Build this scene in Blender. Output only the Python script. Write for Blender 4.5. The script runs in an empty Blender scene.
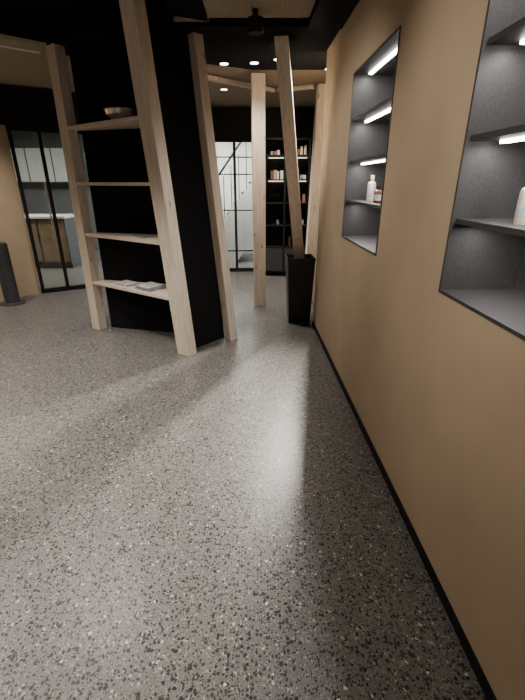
import bpy, math, random
from mathutils import Vector, Matrix
random.seed(4)
S = bpy.context.scene
COL = S.collection

# ------------------------------------------------------------------ materials
def newmat(name):
    m = bpy.data.materials.new(name); m.use_nodes = True
    nt = m.node_tree
    b = nt.nodes['Principled BSDF']
    return m, nt, b
def plain(name, col, rough=.5, metal=0, spec=.5, noise=0.0, nscale=8, bump=0.0):
    m, nt, b = newmat(name)
    b.inputs['Roughness'].default_value = rough
    b.inputs['Metallic'].default_value = metal
    b.inputs['Specular IOR Level'].default_value = spec
    tc = nt.nodes.new('ShaderNodeTexCoord')
    n = nt.nodes.new('ShaderNodeTexNoise'); n.inputs['Scale'].default_value = nscale; n.inputs['Detail'].default_value = 6
    nt.links.new(tc.outputs['Object'], n.inputs['Vector'])
    r = nt.nodes.new('ShaderNodeValToRGB')
    r.color_ramp.elements[0].position = .3; r.color_ramp.elements[1].position = .7
    r.color_ramp.elements[0].color = tuple(c*(1-noise) for c in col)+(1,)
    r.color_ramp.elements[1].color = tuple(min(1, c*(1+noise)) for c in col)+(1,)
    nt.links.new(n.outputs['Fac'], r.inputs['Fac']); nt.links.new(r.outputs['Color'], b.inputs['Base Color'])
    if bump:
        bp = nt.nodes.new('ShaderNodeBump'); bp.inputs['Strength'].default_value = bump; bp.inputs['Distance'].default_value = .01
        nt.links.new(n.outputs['Fac'], bp.inputs['Height']); nt.links.new(bp.outputs['Normal'], b.inputs['Normal'])
    return m
def emis(name, col, s):
    m, nt, b = newmat(name)
    b.inputs['Base Color'].default_value = (*col, 1)
    b.inputs['Emission Color'].default_value = (*col, 1)
    b.inputs['Emission Strength'].default_value = s
    return m
def wood(name, axis=(22, 22, 1.6)):
    m, nt, b = newmat(name)
    tc = nt.nodes.new('ShaderNodeTexCoord'); mp = nt.nodes.new('ShaderNodeMapping')
    mp.inputs['Scale'].default_value = axis
    nt.links.new(tc.outputs['Object'], mp.inputs['Vector'])
    n = nt.nodes.new('ShaderNodeTexNoise'); n.inputs['Scale'].default_value = 2.2; n.inputs['Detail'].default_value = 8; n.inputs['Distortion'].default_value = .6
    nt.links.new(mp.outputs['Vector'], n.inputs['Vector'])
    r = nt.nodes.new('ShaderNodeValToRGB')
    r.color_ramp.elements[0].position = .32; r.color_ramp.elements[0].color = (.66, .54, .42, 1)
    r.color_ramp.elements[1].position = .62; r.color_ramp.elements[1].color = (.80, .70, .58, 1)
    nt.links.new(n.outputs['Fac'], r.inputs['Fac'])
    mk = nt.nodes.new('ShaderNodeMapping'); mk.inputs['Scale'].default_value = tuple(9 if a > 5 else 3 for a in axis)
    nt.links.new(tc.outputs['Object'], mk.inputs['Vector'])
    v = nt.nodes.new('ShaderNodeTexVoronoi'); v.inputs['Scale'].default_value = 1.0
    nt.links.new(mk.outputs['Vector'], v.inputs['Vector'])
    kr = nt.nodes.new('ShaderNodeValToRGB'); kr.color_ramp.elements[0].position = .05; kr.color_ramp.elements[1].position = .12
    kr.color_ramp.elements[0].color = (.55, .38, .25, 1); kr.color_ramp.elements[1].color = (1, 1, 1, 1)
    nt.links.new(v.outputs['Distance'], kr.inputs['Fac'])
    mx = nt.nodes.new('ShaderNodeMixRGB'); mx.blend_type = 'MULTIPLY'; mx.inputs['Fac'].default_value = 1
    nt.links.new(r.outputs['Color'], mx.inputs['Color1']); nt.links.new(kr.outputs['Color'], mx.inputs['Color2'])
    nt.links.new(mx.outputs['Color'], b.inputs['Base Color'])
    b.inputs['Roughness'].default_value = .6
    return m
def terrazzo():
    m, nt, b = newmat('terrazzo')
    tc = nt.nodes.new('ShaderNodeTexCoord')
    L = nt.links
    base = nt.nodes.new('ShaderNodeTexNoise'); base.inputs['Scale'].default_value = 180; base.inputs['Detail'].default_value = 4
    L.new(tc.outputs['Object'], base.inputs['Vector'])
    br = nt.nodes.new('ShaderNodeValToRGB')
    br.color_ramp.elements[0].position = .35; br.color_ramp.elements[0].color = (.122, .116, .110, 1)
    br.color_ramp.elements[1].position = .68; br.color_ramp.elements[1].color = (.225, .215, .204, 1)
    L.new(base.outputs['Fac'], br.inputs['Fac'])
    cur = br.outputs['Color']
    def layer(cur, scale, off, prob, rad, ramp):
        mp = nt.nodes.new('ShaderNodeMapping'); mp.inputs['Location'].default_value = off
        L.new(tc.outputs['Object'], mp.inputs['Vector'])
        nz = nt.nodes.new('ShaderNodeTexNoise'); nz.inputs['Scale'].default_value = scale*1.3; nz.inputs['Detail'].default_value = 1
        L.new(mp.outputs['Vector'], nz.inputs['Vector'])
        sc = nt.nodes.new('ShaderNodeVectorMath'); sc.operation = 'SCALE'; sc.inputs['Scale'].default_value = .9/scale
        L.new(nz.outputs['Color'], sc.inputs[0])
        ad = nt.nodes.new('ShaderNodeVectorMath'); ad.operation = 'ADD'
        L.new(mp.outputs['Vector'], ad.inputs[0]); L.new(sc.outputs[0], ad.inputs[1])
        v = nt.nodes.new('ShaderNodeTexVoronoi'); v.inputs['Scale'].default_value = scale; v.voronoi_dimensions = '2D'
        L.new(ad.outputs[0], v.inputs['Vector'])
        sp = nt.nodes.new('ShaderNodeSeparateColor'); L.new(v.outputs['Color'], sp.inputs['Color'])
        rr = nt.nodes.new('ShaderNodeMath'); rr.operation = 'MULTIPLY'; rr.inputs[1].default_value = rad
        L.new(sp.outputs['Green'], rr.inputs[0])
        ra = nt.nodes.new('ShaderNodeMath'); ra.operation = 'ADD'; ra.inputs[1].default_value = .14; L.new(rr.outputs[0], ra.inputs[0])
        lt = nt.nodes.new('ShaderNodeMath'); lt.operation = 'LESS_THAN'
        L.new(v.outputs['Distance'], lt.inputs[0]); L.new(ra.outputs[0], lt.inputs[1])
        p = nt.nodes.new('ShaderNodeMath'); p.operation = 'LESS_THAN'; p.inputs[1].default_value = prob
        L.new(sp.outputs['Red'], p.inputs[0])
        mu = nt.nodes.new('ShaderNodeMath'); mu.operation = 'MULTIPLY'; L.new(lt.outputs[0], mu.inputs[0]); L.new(p.outputs[0], mu.inputs[1])
        cr = nt.nodes.new('ShaderNodeValToRGB')
        cr.color_ramp.elements[0].color = (*ramp[0], 1); cr.color_ramp.elements[1].color = (*ramp[1], 1)
        L.new(sp.outputs['Blue'], cr.inputs['Fac'])
        mx = nt.nodes.new('ShaderNodeMixRGB'); L.new(mu.outputs[0], mx.inputs['Fac']); L.new(cur, mx.inputs['Color1']); L.new(cr.outputs['Color'], mx.inputs['Color2'])
        return mx.outputs['Color']
    cur = layer(cur, 180, (1.3, 2.1, 0), .42, .36, ((.04, .038, .036), (.38, .36, .34)))
    cur = layer(cur, 105, (4.3, .1, 0), .22, .36, ((.44, .41, .375), (.19, .18, .165)))
    cur = layer(cur, 115, (9.3, 5.1, 0), .26, .34, ((.010, .010, .010), (.045, .04, .036)))
    cur = layer(cur, 72, (.3, 7.1, 0), .38, .38, ((.006, .006, .006), (.045, .04, .036)))
    cur = layer(cur, 64, (2.3, 3.1, 0), .07, .26, ((.3, .28, .25), (.66, .63, .58)))
    L.new(cur, b.inputs['Base Color'])
    b.inputs['Roughness'].default_value = .34
    b.inputs['Specular IOR Level'].default_value = .5
    return m
def glassmat():
    m, nt, b = newmat('tinted_glass')
    out = nt.nodes['Material Output']
    tr = nt.nodes.new('ShaderNodeBsdfTransparent'); tr.inputs['Color'].default_value = (.80, .83, .81, 1)
    gl = nt.nodes.new('ShaderNodeBsdfGlossy'); gl.inputs['Roughness'].default_value = .02
    fr = nt.nodes.new('ShaderNodeFresnel'); fr.inputs['IOR'].default_value = 1.6
    mx = nt.nodes.new('ShaderNodeMixShader')
    nt.links.new(fr.outputs[0], mx.inputs[0]); nt.links.new(tr.outputs[0], mx.inputs[1]); nt.links.new(gl.outputs[0], mx.inputs[2])
    nt.links.new(mx.outputs[0], out.inputs['Surface'])
    return m

M_floor = terrazzo()
M_ochre = plain('ochre_clay_plaster', (.50, .385, .26), .8, spec=.25, noise=.07, nscale=3, bump=.15)
M_black = plain('matt_black', (.010, .010, .011), .7, spec=.25, noise=.2)
M_felt = plain('black_acoustic_panel', (.012, .012, .013), .95, spec=.1, noise=.25, nscale=200)
M_niche = plain('anthracite_panel', (.05, .048, .05), .5, spec=.4, noise=.25, nscale=150)
M_ceil = plain('brown_woodwool', (.36, .30, .225), .95, spec=.1, noise=.25, nscale=60, bump=.4)
M_white = plain('white_paint', (.70, .70, .68), .7, noise=.03)
M_grey = plain('grey_paint', (.16, .165, .17), .7, noise=.05)
M_dgrey = plain('dark_room_paint', (.10, .105, .11), .7, noise=.05)
M_cab = plain('oak_cabinet_front', (.28, .19, .11), .6, noise=.15, nscale=12)
M_woodV = wood('pine_vertical')
M_woodX = wood('pine_horizontal', (1.6, 22, 22))
M_steel = plain('brushed_steel', (.85, .84, .82), .3, metal=1, noise=.1)
M_glass = glassmat()
M_led = emis('led_strip', (1, .95, .9), 22)
M_lamp = emis('lamp_face', (1, .9, .78), 14)
M_wlamp = emis('shelf_glow', (1, .88, .7), 2)
M_paper = plain('paper', (.6, .6, .6), .5, noise=.35, nscale=30)
M_paper2 = plain('paper_grey', (.25, .27, .3), .4, noise=.6, nscale=40)
M_cream = plain('cream_plastic', (.72, .64, .52), .4, noise=.02)
M_brown = plain('amber', (.18, .07, .03), .25, noise=.1)
M_red = plain('label_red', (.35, .14, .10), .5, noise=.1)

# ------------------------------------------------------------------ helpers
class MB:
    def __init__(s): s.v = []; s.f = []; s.m = []
    def prism(s, bot, top, mi=0):
        n = len(bot); o = len(s.v)
        area = sum(bot[i][0]*bot[(i+1) % n][1]-bot[(i+1) % n][0]*bot[i][1] for i in range(n))
        if area < 0: bot = bot[::-1]; top = top[::-1]
        s.v += [tuple(p) for p in bot]+[tuple(p) for p in top]
        s.f.append(tuple(o+i for i in reversed(range(n)))); s.m.append(mi)
        s.f.append(tuple(o+n+i for i in range(n))); s.m.append(mi)
        for i in range(n):
            j = (i+1) % n
            s.f.append((o+i, o+j, o+n+j, o+n+i)); s.m.append(mi)
        return s
    def poly(s, pts, z0, z1, mi=0):
        return s.prism([(p[0], p[1], z0) for p in pts], [(p[0], p[1], z1) for p in pts], mi)
    def box(s, a, b, mi=0):
        return s.poly([(a[0], a[1]), (b[0], a[1]), (b[0], b[1]), (a[0], b[1])], a[2], b[2], mi)
    def seg(s, p, q, th, z0, z1, mi=0, side=0):
        d = Vector((q[0]-p[0], q[1]-p[1])).normalized(); n = Vector((-d.y, d.x))
        a = (side-1)*th/2; b = (side+1)*th/2
        P = Vector(p[:2]); Q = Vector(q[:2])
        return s.poly([P+n*a, Q+n*a, Q+n*b, P+n*b], z0, z1, mi)
    def xz(s, pts, y0, y1, mi=0):
        o = len(s.v); k = len(pts)
        for y in (y0, y1):
            for (x, z) in pts: s.v.append((x, y, z))
        s.f += [tuple(o+i for i in range(k)), tuple(o+k+i for i in reversed(range(k)))]; s.m += [mi, mi]
        for i in range(k):
            j = (i+1) % k; s.f.append((o+j, o+i, o+k+i, o+k+j)); s.m.append(mi)
        return s
    def lathe(s, prof, c=(0, 0, 0), n=32, mi=0):
        o = len(s.v)
        for r, z in prof:
            for i in range(n):
                a = 2*math.pi*i/n
                s.v.append((c[0]+r*math.cos(a), c[1]+r*math.sin(a), c[2]+z))
        for k in range(len(prof)-1):
            for i in range(n):
                j = (i+1) % n
                s.f.append((o+k*n+i, o+k*n+j, o+(k+1)*n+j, o+(k+1)*n+i)); s.m.append(mi)
        s.f.append(tuple(o+i for i in reversed(range(n)))); s.m.append(mi)
        s.f.append(tuple(o+(len(prof)-1)*n+i for i in range(n))); s.m.append(mi)
        return s
    def obj(s, name, mats, parent=None, bevel=0, smooth=False):
        me = bpy.data.meshes.new(name)
        v = [Vector(p) for p in s.v]
        lo = Vector([min(p[i] for p in v) for i in range(3)]); hi = Vector([max(p[i] for p in v) for i in range(3)])
        c = Vector(((lo.x+hi.x)/2, (lo.y+hi.y)/2, lo.z))
        me.from_pydata([p-c for p in v], [], s.f)
        for m in (mats if isinstance(mats, (list, tuple)) else [mats]): me.materials.append(m)
        for p, mi in zip(me.polygons, s.m): p.material_index = mi; p.use_smooth = smooth
        me.update()
        o = bpy.data.objects.new(name, me); COL.objects.link(o)
        o.location = c
        if parent: o.parent = parent; o.location = c-parent.location
        if bevel:
            b = o.modifiers.new('bevel', 'BEVEL'); b.width = bevel; b.segments = 2; b.limit_method = 'ANGLE'
        if smooth:
            me.set_sharp_from_angle(angle=math.radians(35))
        return o
def empty(name, loc=(0, 0, 0)):
    e = bpy.data.objects.new(name, None); COL.objects.link(e); e.location = loc; e.empty_display_size = .1
    return e
def rect_at(c, xd, w, d):
    x = Vector((xd[0], xd[1])).normalized(); y = Vector((-x.y, x.x)); c = Vector(c[:2])
    return [c-x*w/2-y*d/2, c+x*w/2-y*d/2, c+x*w/2+y*d/2, c-x*w/2+y*d/2]
def post(name, p0, p1, w, d, xd, parent=None, mat=None):
    a = rect_at(p0, xd, w, d); b = rect_at(p1, xd, w, d)
    return MB().prism([(*q, p0[2]) for q in a], [(*q, p1[2]) for q in b]).obj(name, mat or M_woodV, parent, bevel=.004)

H = 2.60      # lower ceiling
HH = 2.80     # raised ceiling near the viewer
# ------------------------------------------------------------------ shell
MB().box((-7, -2.7, -.1), (2.4, 10.2, 0)).obj('floor', M_floor)
BL = [(-4.3, 3.2), (-2.9, 3.2), (-1.86, 4.15), (-.9, 3.62)]
cl = MB()
cl.poly([(-7, -2.7), (2.4, -2.7), (2.4, 3.70), (-.9, 3.70), (-1.86, 4.15), (-2.9, 3.2), (-7, 3.2)], HH, HH+.1)
cl.poly([(-7, 3.2), (-2.9, 3.2), (-1.86, 4.15), (-.9, 3.66), (2.4, 3.66), (2.4, 10.2), (-7, 10.2)], H+.02, H+.1)
cl.obj('ceiling', M_ceil)
MB().poly([(-4.3, 1.0), (-.66, 1.0), (-.66, 3.60), (-.92, 3.60), (-1.87, 4.12), (-2.9, 3.18), (-4.3, 3.18)], HH-.02, HH).obj('ceiling_soffit', M_felt)
MB().poly([(-.40, 1.0), (.62, 1.0), (.58, 3.74), (-.40, 3.74)], H+.02, H+.06).obj('ceiling_panel', M_ceil)
MB().poly([(-.88, 3.74), (2.2, 3.74), (2.2, 5.0), (-.1, 5.0), (-.88, 4.6), (-1.75, 4.95), (-1.86, 4.19), (-.93, 3.64), (-.66, 3.62), (-.66, 3.74)], H-.01, H+.02).obj('ceiling_soffit', M_felt)
up = MB()
for p, q in zip(BL[:-1], BL[1:]): up.seg(p, q, .03, H+.0, HH, side=-1)
up.poly([(-.66, 1.0), (-.41, 1.0), (-.41, 3.735), (-.66, 3.61)], H+.02, HH)
up.poly([(-.92, 3.60), (-.655, 3.60), (-.655, 3.655), (-.92, 3.655)], H-.01, HH)
up.seg((-.41, 1.0), (.62, 1.0), .02, H+.02, HH)
up.obj('trim_ceiling_step', M_felt)

# right wall with niches ---------------------------------------------------
D = Vector((-.0383, 1)).normalized(); N = Vector((D.y, -D.x)); O = Vector((.743, 0))
def W(s, n, z):
    p = O+D*s+N*n
    return (p.x, p.y, z)
def wbox(mb, s0, s1, n0, n1, z0, z1, mi=0):
    q = [W(s0, n0, 0), W(s1, n0, 0), W(s1, n1, 0), W(s0, n1, 0)]
    return mb.poly(q, z0, z1, mi)
ZB, ZT = 1.11, 2.185
NS = [(.63, 1.52), (2.33, 3.22)]
wall = MB()
wbox(wall, -2.6, 4.33, 0, .34, 0, ZB); wbox(wall, -2.6, 4.33, 0, .34, ZT, H+.02)
for a, b in [(-2.6, .63), (1.52, 2.33), (3.22, 4.33)]: wbox(wall, a, b, 0, .34, ZB, ZT)
wall.obj('wall_right', M_ochre)
tb = MB(); wbox(tb, -2.6, 3.62, -.05, .34, H+.02, HH); tb.obj('trim_wall_top', M_black)
bk = MB(); wbox(bk, -2.5, 3.73, -.26, -.001, H-.03, H+.019); bk.obj('trim_bulkhead', M_felt)
bb = MB(); wbox(bb, -2.6, 4.33, -.010, 0, 0, .045); bb.obj('baseboard_right', M_black)

def lampobj(l, name, loc, rot=(0, 0, 0), parent=None):
    o = bpy.data.objects.new(name, l); COL.objects.link(o); o.location = loc; o.rotation_euler = rot
    if parent: o.parent = parent; o.location = Vector(loc)-parent.location
    return o
def bottle(name, c, r, h, mat, cap, parent=None):
    mb = MB().lathe([(r*.92, 0), (r, .006), (r, h*.66), (r*.9, h*.72), (r*.42, h*.78), (r*.40, h*.86)], c, 24, 0)
    mb.lathe([(r*.5, h*.86), (r*.5, h*.99), (r*.45, h)], c, 24, 1)
    mb.lathe([(r*1.01, h*.15), (r*1.01, h*.5)], c, 24, 2)
    return mb.obj(name, [mat, cap, M_paper], parent, smooth=True)
for k, (a, b) in enumerate(NS):
    e = empty('display_niche', W((a+b)/2, .1, ZB))
    dep = .30
    l = MB(); t = .012
    wbox(l, a, b, -.004, dep, ZB, ZB+t); wbox(l, a, b, -.004, dep, ZT-t, ZT)
    wbox(l, a, a+t, -.004, dep, ZB+t, ZT-t); wbox(l, b-t, b, -.004, dep, ZB+t, ZT-t)
    wbox(l, a+t, b-t, dep-.012, dep, ZB+t, ZT-t)
    l.obj('niche_lining', M_niche, e)
    for i, z in enumerate((1.375, 1.64, 1.905)):
        s = MB(); wbox(s, a+t, b-t, .012, dep-.012, z-.012, z+.006); s.obj('niche_shelf_%d' % (i+1), M_niche, e)
    for i, z in enumerate((1.375-.012, 1.64-.012, 1.905-.012, ZT-t)):
        s = MB(); wbox(s, a+.06, b-.06, .085, .107, z-.010, z); s.obj('led_strip_%d' % (i+1), M_led if i else M_niche, e)
        L = bpy.data.lights.new('led', 'AREA'); L.shape = 'RECTANGLE'; L.size = b-a-.12; L.size_y = .02; L.energy = 3.6 if i else 3.2; L.color = (1, .95, .9)
        lampobj(L, 'led_light_%d' % (i+1), W((a+b)/2, .096, z-.012), (0, 0, math.atan2(D.y, D.x)), e)
z = 1.381
bottle('lotion_bottle', W(2.93, .11, z), .027, .165, M_cream, M_cream)
bottle('amber_bottle', W(2.70, .09, z), .026, .10, M_brown, M_black)
bottle('lotion_bottle', W(1.28, .10, z), .022, .14, M_cream, M_black)
bottle('cosmetic_jar', W(3.1, .17, z), .03, .07, M_paper2, M_black)

# other walls --------------------------------------------------------------
F = [(-3.25, 5.75), (-2.62, 6.12), (-1.75, 6.80), (-.95, 7.30), (.02, 7.36)]
MB().seg((-3.25, 5.75), (-4.3, 4.78), .15, 0, 2.17, side=-1).seg((-4.3, 4.78), (-4.3, -2.6), .15, 0, 2.17, side=-1).obj('wall_left', M_ochre)
MB().box((-4.3, -2.7, 0), (.85, -2.55, HH)).obj('wall_back', M_ochre)
MB().box((1.05, 4.30, 0), (2.3, 4.42, H)).box((2.2, 4.42, 0), (2.3, 10.1, H)).obj('wall_alcove', M_black)
hd = MB().seg((-4.3, -2.6), (-4.3, 4.78), .2, 2.17, HH, side=1).seg((-4.3, 4.78), F[0], .2, 2.17, H, side=1)
for p, q in zip(F[:-1], F[1:]): hd.seg(p, q, .2, 2.17, H, side=1)
hd.seg(F[-1], (2.2, 7.2), .2, 2.17, H, side=1)
hd.obj('trim_header', M_black)
MB().box((-7, 9.9, 0), (-2.2, 10.0, H), 1).box((-2.2, 9.9, 0), (2.3, 10.0, H), 0).obj('wall_far', [M_white, M_grey])
MB().box((-7, 3, 0), (-6.9, 9.9, H)).obj('wall_far_left', M_grey)
MB().box((-6.9, 3, 0), (-4.5, 3.1, H)).obj('wall_side_room', M_grey)

# glass facade
for i, (p, q) in enumerate(zip(F[:-1], F[1:])):
    P, Q = Vector(p), Vector(q); d = Q-P
    e = empty('window_%d' % (i+1) if i > 1 else 'door_%d' % (i+1), (*(P+d/2), 0))
    fr = MB()
    n = 2
    for j in range(n+1):
        c = P+d*(j/n); c -= d.normalized()*(.03 if j == n else (-.03 if j == 0 else 0))
        fr.poly(rect_at(c, d, .045, .06), 0, 2.17)
    fr.seg(p, q, .056, 2.11, 2.17); fr.seg(p, q, .056, 0, .06)
    if i >= 2:
        for zz in (.36, 1.05, 1.62, 1.88): fr.seg(p, q, .03, zz, zz+.018)
    fr.obj('frame', M_black, e)
    MB().seg(p, q, .008, .06, 2.11).obj('pane', M_glass, e)
    if i < 2:
        hnd = MB(); c = P+d*.45
        hnd.poly(rect_at((c.x+.03, c.y-.08), d, .02, .02), .8, 1.5); hnd.obj('handle', M_steel, e)

# side-room furniture seen through the glass
cn = MB().box((-5.6, 7.6, .10), (-3.6, 8.2, .90)).box((-5.6, 7.63, 0), (-3.6, 8.2, .1)).box((-5.63, 7.55, .90), (-3.57, 8.22, .94), 1)
for i in range(4): cn.box((-5.58+i*.5, 7.585, .13), (-5.12+i*.5, 7.6, .87), 2)
cn.obj('reception_counter', [M_dgrey, M_white, M_cab], bevel=.003)
wc = MB().box((-6.2, 9.55, 1.5), (-4.0, 9.89, 2.2))
for i in range(4): wc.box((-6.18+i*.55, 9.535, 1.52), (-5.66+i*.55, 9.55, 2.18), 1)
wc.obj('wall_cabinet', [M_dgrey, M_white])

# staircase
st = empty('staircase', (-.6, 8.5, 0))
x0 = -1.28; n = 13; run = .145; rise = .19
tr = MB()
for i in range(n):
    tr.box((x0+i*run, 8.25, (i+1)*rise-.04), (x0+i*run+.26, 9.15, (i+1)*rise))
tr.obj('treads', M_niche, st)
sg = MB()
for y in (8.2, 9.15):
    sg.xz([(x0-.05, 0), (x0+.75, 0), (x0+n*run+.55, n*rise-.15), (x0+n*run+.3, n*rise), (x0+n*run-.02, n*rise), (x0-.05, .14)], y, y+.05)
sg.obj('stringers', M_white, st)
rl = MB()
for i in range(0, n, 1):
    rl.box((x0+i*run+.1, 8.21, (i+1)*rise), (x0+i*run+.115, 8.225, min((i+1)*rise+.85, H-.03)))
rl.xz([(x0, 1.0), (x0, 1.06), (x0+.145*8, 1.06+.19*8), (x0+.145*8, 1.0+.19*8)], 8.2, 8.24)
rl.obj('railing', M_black, st)

# display shelving (back)
ds = empty('display_shelving', (.6, 7.2, 0))
A, B = Vector((.06, 7.26)), Vector((1.5, 7.10)); dd = (B-A)
fm = MB()
fm.seg(A, B, .03, 0, 2.15, side=1)
dn = Vector((dd.y, -dd.x)).normalized()
def dbox(mb, t0, t1, n0, n1, z0, z1, mi=0):
    q = [A+dd*t0+dn*n0, A+dd*t1+dn*n0, A+dd*t1+dn*n1, A+dd*t0+dn*n1]
    return mb.poly(q, z0, z1, mi)
for t0 in (0, .22, .48, .74, .98): dbox(fm, t0, t0+.018, 0, .32, 0, 2.15)
for zz in (.08, .5, .85, 1.2, 1.55, 1.9, 2.13): dbox(fm, 0, 1, 0, .32, zz-.02, zz)
fm.obj('cabinet_frame', M_black, ds)
gl = MB()
for zz in (1.55, 1.9):
    dbox(gl, .03, .2, .02, .035, zz-.035, zz-.022); dbox(gl, .25, .46, .02, .035, zz-.035, zz-.022); dbox(gl, .51, .72, .02, .035, zz-.035, zz-.022)
gl.obj('shelf_lights', M_wlamp, ds)
it = MB()
for zz in (.5, .85, 1.2, 1.55, 1.9):
    for i in range(26):
        t0 = .03+i*.036
        if random.random() < .6 or any(abs(t0-q) < .03 for q in (.22, .48, .74)): continue
        hh = random.uniform(.06, .18)
        if zz == 1.9: hh *= .8
        dbox(it, t0, t0+random.uniform(.018, .034), .12, .22, zz, zz+hh, random.choice([0, 0, 1, 2, 3, 1]))
it.obj('products', [M_cream, M_paper2, M_brown, M_red], ds)
dr = MB()
for t0, t1 in ((.02, .22), (.24, .48), (.50, .74), (.76, .98)): dbox(dr, t0, t1, .32, .335, .09, .47)
dr.obj('drawers', M_niche, ds)

# ------------------------------------------------------------------ black column + timber shelf
PL = Vector((-1.818, 4.222)); PR = Vector((-.715, 3.50)); LD = (PR-PL).normalized(); LN = Vector((-LD.y, LD.x))
ZH = HH-.02
bot = [(-.66, 3.62), (-.40, 3.93), (-.62, 4.95), (-1.75, 4.95), (-1.70, 4.25), (-.90, 4.06), (-.74, 3.68)]
lean = -.16
top = [(x+lean*(1 if x > -1 else 0), y) for x, y in bot]
MB().prism([(*p, 0) for p in bot], [(*p, H-.01) for p in top]).obj('black_column', M_felt, bevel=.004)

ts = empty('timber_shelving', (*((PL+PR)/2), 0))
kx = ZH/2.585
RT = (-.715-.185*kx, 3.50-.01)
post('post_left', (*PL, 0), (PL.x+.02, PL.y-.01, H-.005), .125, .10, LD, ts)
post('post_right', (*PR, 0), (*RT, ZH), .145, .11, LD, ts)
for i, zz in enumerate((.53, 1.02, 1.49, 1.96)):
    f = zz/ZH
    r = PR.lerp(Vector(RT), f)
    a = PL+LD*.06; b = r-LD*.07
    q = [a-LN*.04, b-LN*.04, b+LN*.09, Vector((-.92+lean*f, 4.03)), Vector((-1.68, 4.23))]
    MB().poly(q, zz-.014, zz+.014).obj('shelf_%d' % (i+1), M_woodX, ts, bevel=.002)
c = PL.lerp(PR, .53)+LN*.07
MB().lathe([(.045, 0), (.085, .018), (.125, .05), (.135, .085), (.141, .087), (.141, .091), (.131, .090), (.120, .052), (.08, .024), (.01, .012)],
           (c.x, c.y, 1.975), 40).obj('metal_bowl', M_steel, smooth=True)
def mag(name, c, z, ang, n, w=.21, d=.28, mat=None):
    mb = MB()
    for i in range(n):
        a = ang+random.uniform(-.15, .15)
        q = rect_at((c.x+random.uniform(-.01, .01), c.y), (math.cos(a), math.sin(a)), w, d*.7)
        mb.poly(q, z+i*.008, z+i*.008+.007, i % 2)
    mb.obj(name, [M_paper, M_paper2])
aa = math.atan2(LD.y, LD.x)
mag('magazine_stack', PL.lerp(PR, .62)+LN*.07, .545, aa, 5)
mag('magazine_stack', PL.lerp(PR, .37)+LN*.06, .545, aa, 3, .2, .2)
mag('brochure_stack', PL.lerp(PR, .62)+LN*.07, 1.035, aa, 2, .2, .2)

# other timber posts and beams
post('timber_post', (-.325, 3.885, 0), (-.54, 3.90, 2.585), .09, .10, (.7, .7))
post('timber_post', (-.035, 5.14, 0), (-.05, 5.15, 2.585), .15, .10, (1, .1))
post('timber_post', (.52, 4.88, 0), (.155, 3.98, 2.585), .115, .12, (1, -.1))
post('timber_post', (.63, 5.35, 0), (.735, 5.66, 2.585), .15, .12, (1, .1))
def beam(p, q, z0, z1, th):
    MB().seg(p, q, th, z0, z1).obj('timber_beam', M_woodX, bevel=.003)
beam((-1.92, 4.17), (-3.0, 3.24), 2.53, 2.58, .06)
beam((-.95, 4.98), (.14, 5.95), 2.555, 2.60, .06)
beam((.20, 5.95), (.62, 5.72), 2.555, 2.60, .06)

# waste bin (tapered, hollow, square)
e = empty('waste_bin', (.42, 4.52, 0))
def ring(w, z): return [(*q, z) for q in rect_at((.42, 4.52), D, w, w)]
mb = MB()
levels = [(.235, 0), (.245, .02), (.300, .72), (.306, .725), (.306, .745), (.290, .745), (.235, .03)]
for w, zz in levels: mb.v += ring(w, zz)
for k in range(len(levels)-1):
    for i in range(4):
        j = (i+1) % 4; mb.f.append((k*4+i, k*4+j, k*4+4+j, k*4+4+i)); mb.m.append(0)
mb.f.append((3, 2, 1, 0)); mb.m.append(0); k = (len(levels)-1)*4; mb.f.append((k, k+1, k+2, k+3)); mb.m.append(0)
M_bin = plain('black_plastic', (.012, .012, .013), .4, noise=.1)
mb.obj('bin_body', M_bin, e, bevel=.004)
M_boll = plain('dark_grey_metal', (.045, .047, .05), .4, noise=.1)
MB().lathe([(.155, 0), (.155, .012), (.145, .02), (.095, .024), (.092, .03), (.092, .76), (.085, .79), (.06, .80)], (-3.36, 5.22, 0), 40).obj('bollard_ashtray', M_boll, smooth=True)

# ------------------------------------------------------------------ luminaires
def downlight(x, y, power, z=H-.01, size=.06, col=(1, .92, .82), spot=math.radians(125), aim=None, spec=1, blend=.8):
    MB().lathe([(.055, -.004), (.055, 0)], (x, y, z), 24, 0).lathe([(.040, -.006), (.040, -.004)], (x, y, z), 24, 1).obj('recessed_downlight', [M_black, M_lamp])
    if power:
        l = bpy.data.lights.new('spot', 'SPOT'); l.energy = power; l.spot_size = spot; l.spot_blend = blend; l.shadow_soft_size = size; l.color = col
        l.specular_factor = spec
        rot = (0, 0, 0)
        if aim: rot = (Vector(aim)-Vector((x, y, z))).to_track_quat('-Z', 'Y').to_euler()
        lampobj(l, 'downlight_lamp', (x, y, z-.07), rot)
def area(name, loc, power, sx, sy, col=(1, .92, .82), rot=(0, 0, 0)):
    l = bpy.data.lights.new(name, 'AREA'); l.shape = 'RECTANGLE'; l.size = sx; l.size_y = sy; l.energy = power; l.color = col
    return lampobj(l, name, loc, rot)
for x, y, p in [(-.38, 4.75, 30), (-.08, 4.72, 40), (.15, 4.6, 0)]: downlight(x, y, p, size=.12)
R = math.radians
downlight(.69, 4.95, 1100, size=.03, aim=(-.05, .9, 0), spot=R(72), spec=.3, blend=1)
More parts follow.
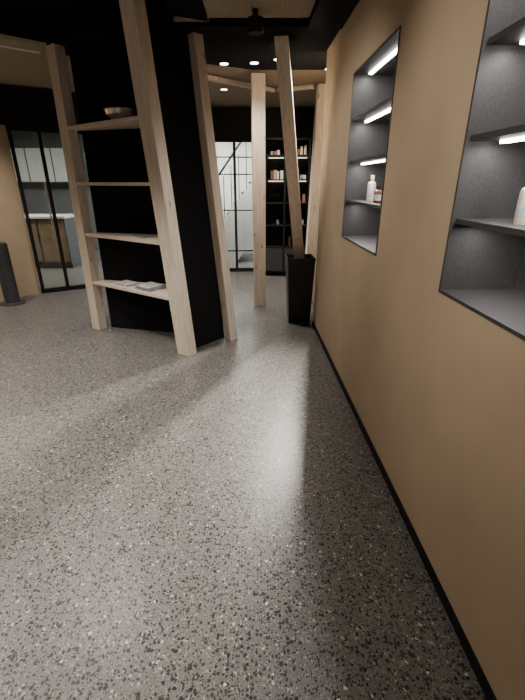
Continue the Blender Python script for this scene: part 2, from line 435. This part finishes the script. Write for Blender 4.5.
for x, y, p in [(-1.4, 5.6, 110), (.3, 6.4, 110), (-3.5, 4.6, 130), (-.5, 6.1, 80)]:
    downlight(x, y, p, z=H+.02, size=.12)
downlight(-1.5, 2.6, 270, z=HH-.02, size=.15, spot=R(85), aim=(-1.5, 2.6, 0))
downlight(-2.9, 2.2, 170, z=HH-.02, size=.15)
downlight(-1.5, 1.1, 130, z=HH-.02, size=.15, spot=R(85), aim=(-1.3, 1.0, 0))
downlight(-2.8, -.8, 60, z=HH, size=.15)
# unseen wall-wash spots added to brighten the right wall
downlight(-.95, 1.3, 85, z=HH-.02, size=.1, spot=R(60), aim=(.7, 1.5, 1.75), blend=.8)
downlight(-.95, 2.9, 85, z=HH-.02, size=.1, spot=R(60), aim=(.65, 3.1, 1.75), blend=.8)
downlight(-.95, -.6, 60, z=HH, size=.1, spot=R(60), aim=(.7, .3, 1.6), blend=.8)
area('ceiling_lamp_side', (-5, 7, 2.55), 90, 1.5, .4, (1, .97, .93))
area('stair_area_light', (-.9, 8.9, 2.55), 120, 1.5, .4, (1, .97, .92))
area('stair_area_light', (-.7, 7.8, 2.55), 150, 1.2, .3, (1, .97, .92))  # area light without a fixture, added to brighten the front of the stairs
area('stair_area_light', (-3.0, 8.2, 2.55), 20, 1.0, .4, (1, .97, .93))

tk = empty('ceiling_spotlight', (-.05, 3.50, H))
MB().lathe([(.05, -.12), (.055, -.11), (.055, -.03), (.02, -.02), (.02, 0.02)], (-.05, 3.50, H), 24).obj('can', M_black, tk, smooth=True)

w = bpy.data.worlds.new('World'); S.world = w; w.use_nodes = True
w.node_tree.nodes['Background'].inputs[0].default_value = (1, .9, .8, 1); w.node_tree.nodes['Background'].inputs[1].default_value = .02

cam = bpy.data.cameras.new('camera'); co = bpy.data.objects.new('camera', cam); COL.objects.link(co)
cam.sensor_fit = 'HORIZONTAL'; cam.sensor_width = 36; cam.lens = 27.43
co.location = (0, 0, 1.5); co.rotation_euler = (math.radians(90-22.7), 0, 0)
S.camera = co
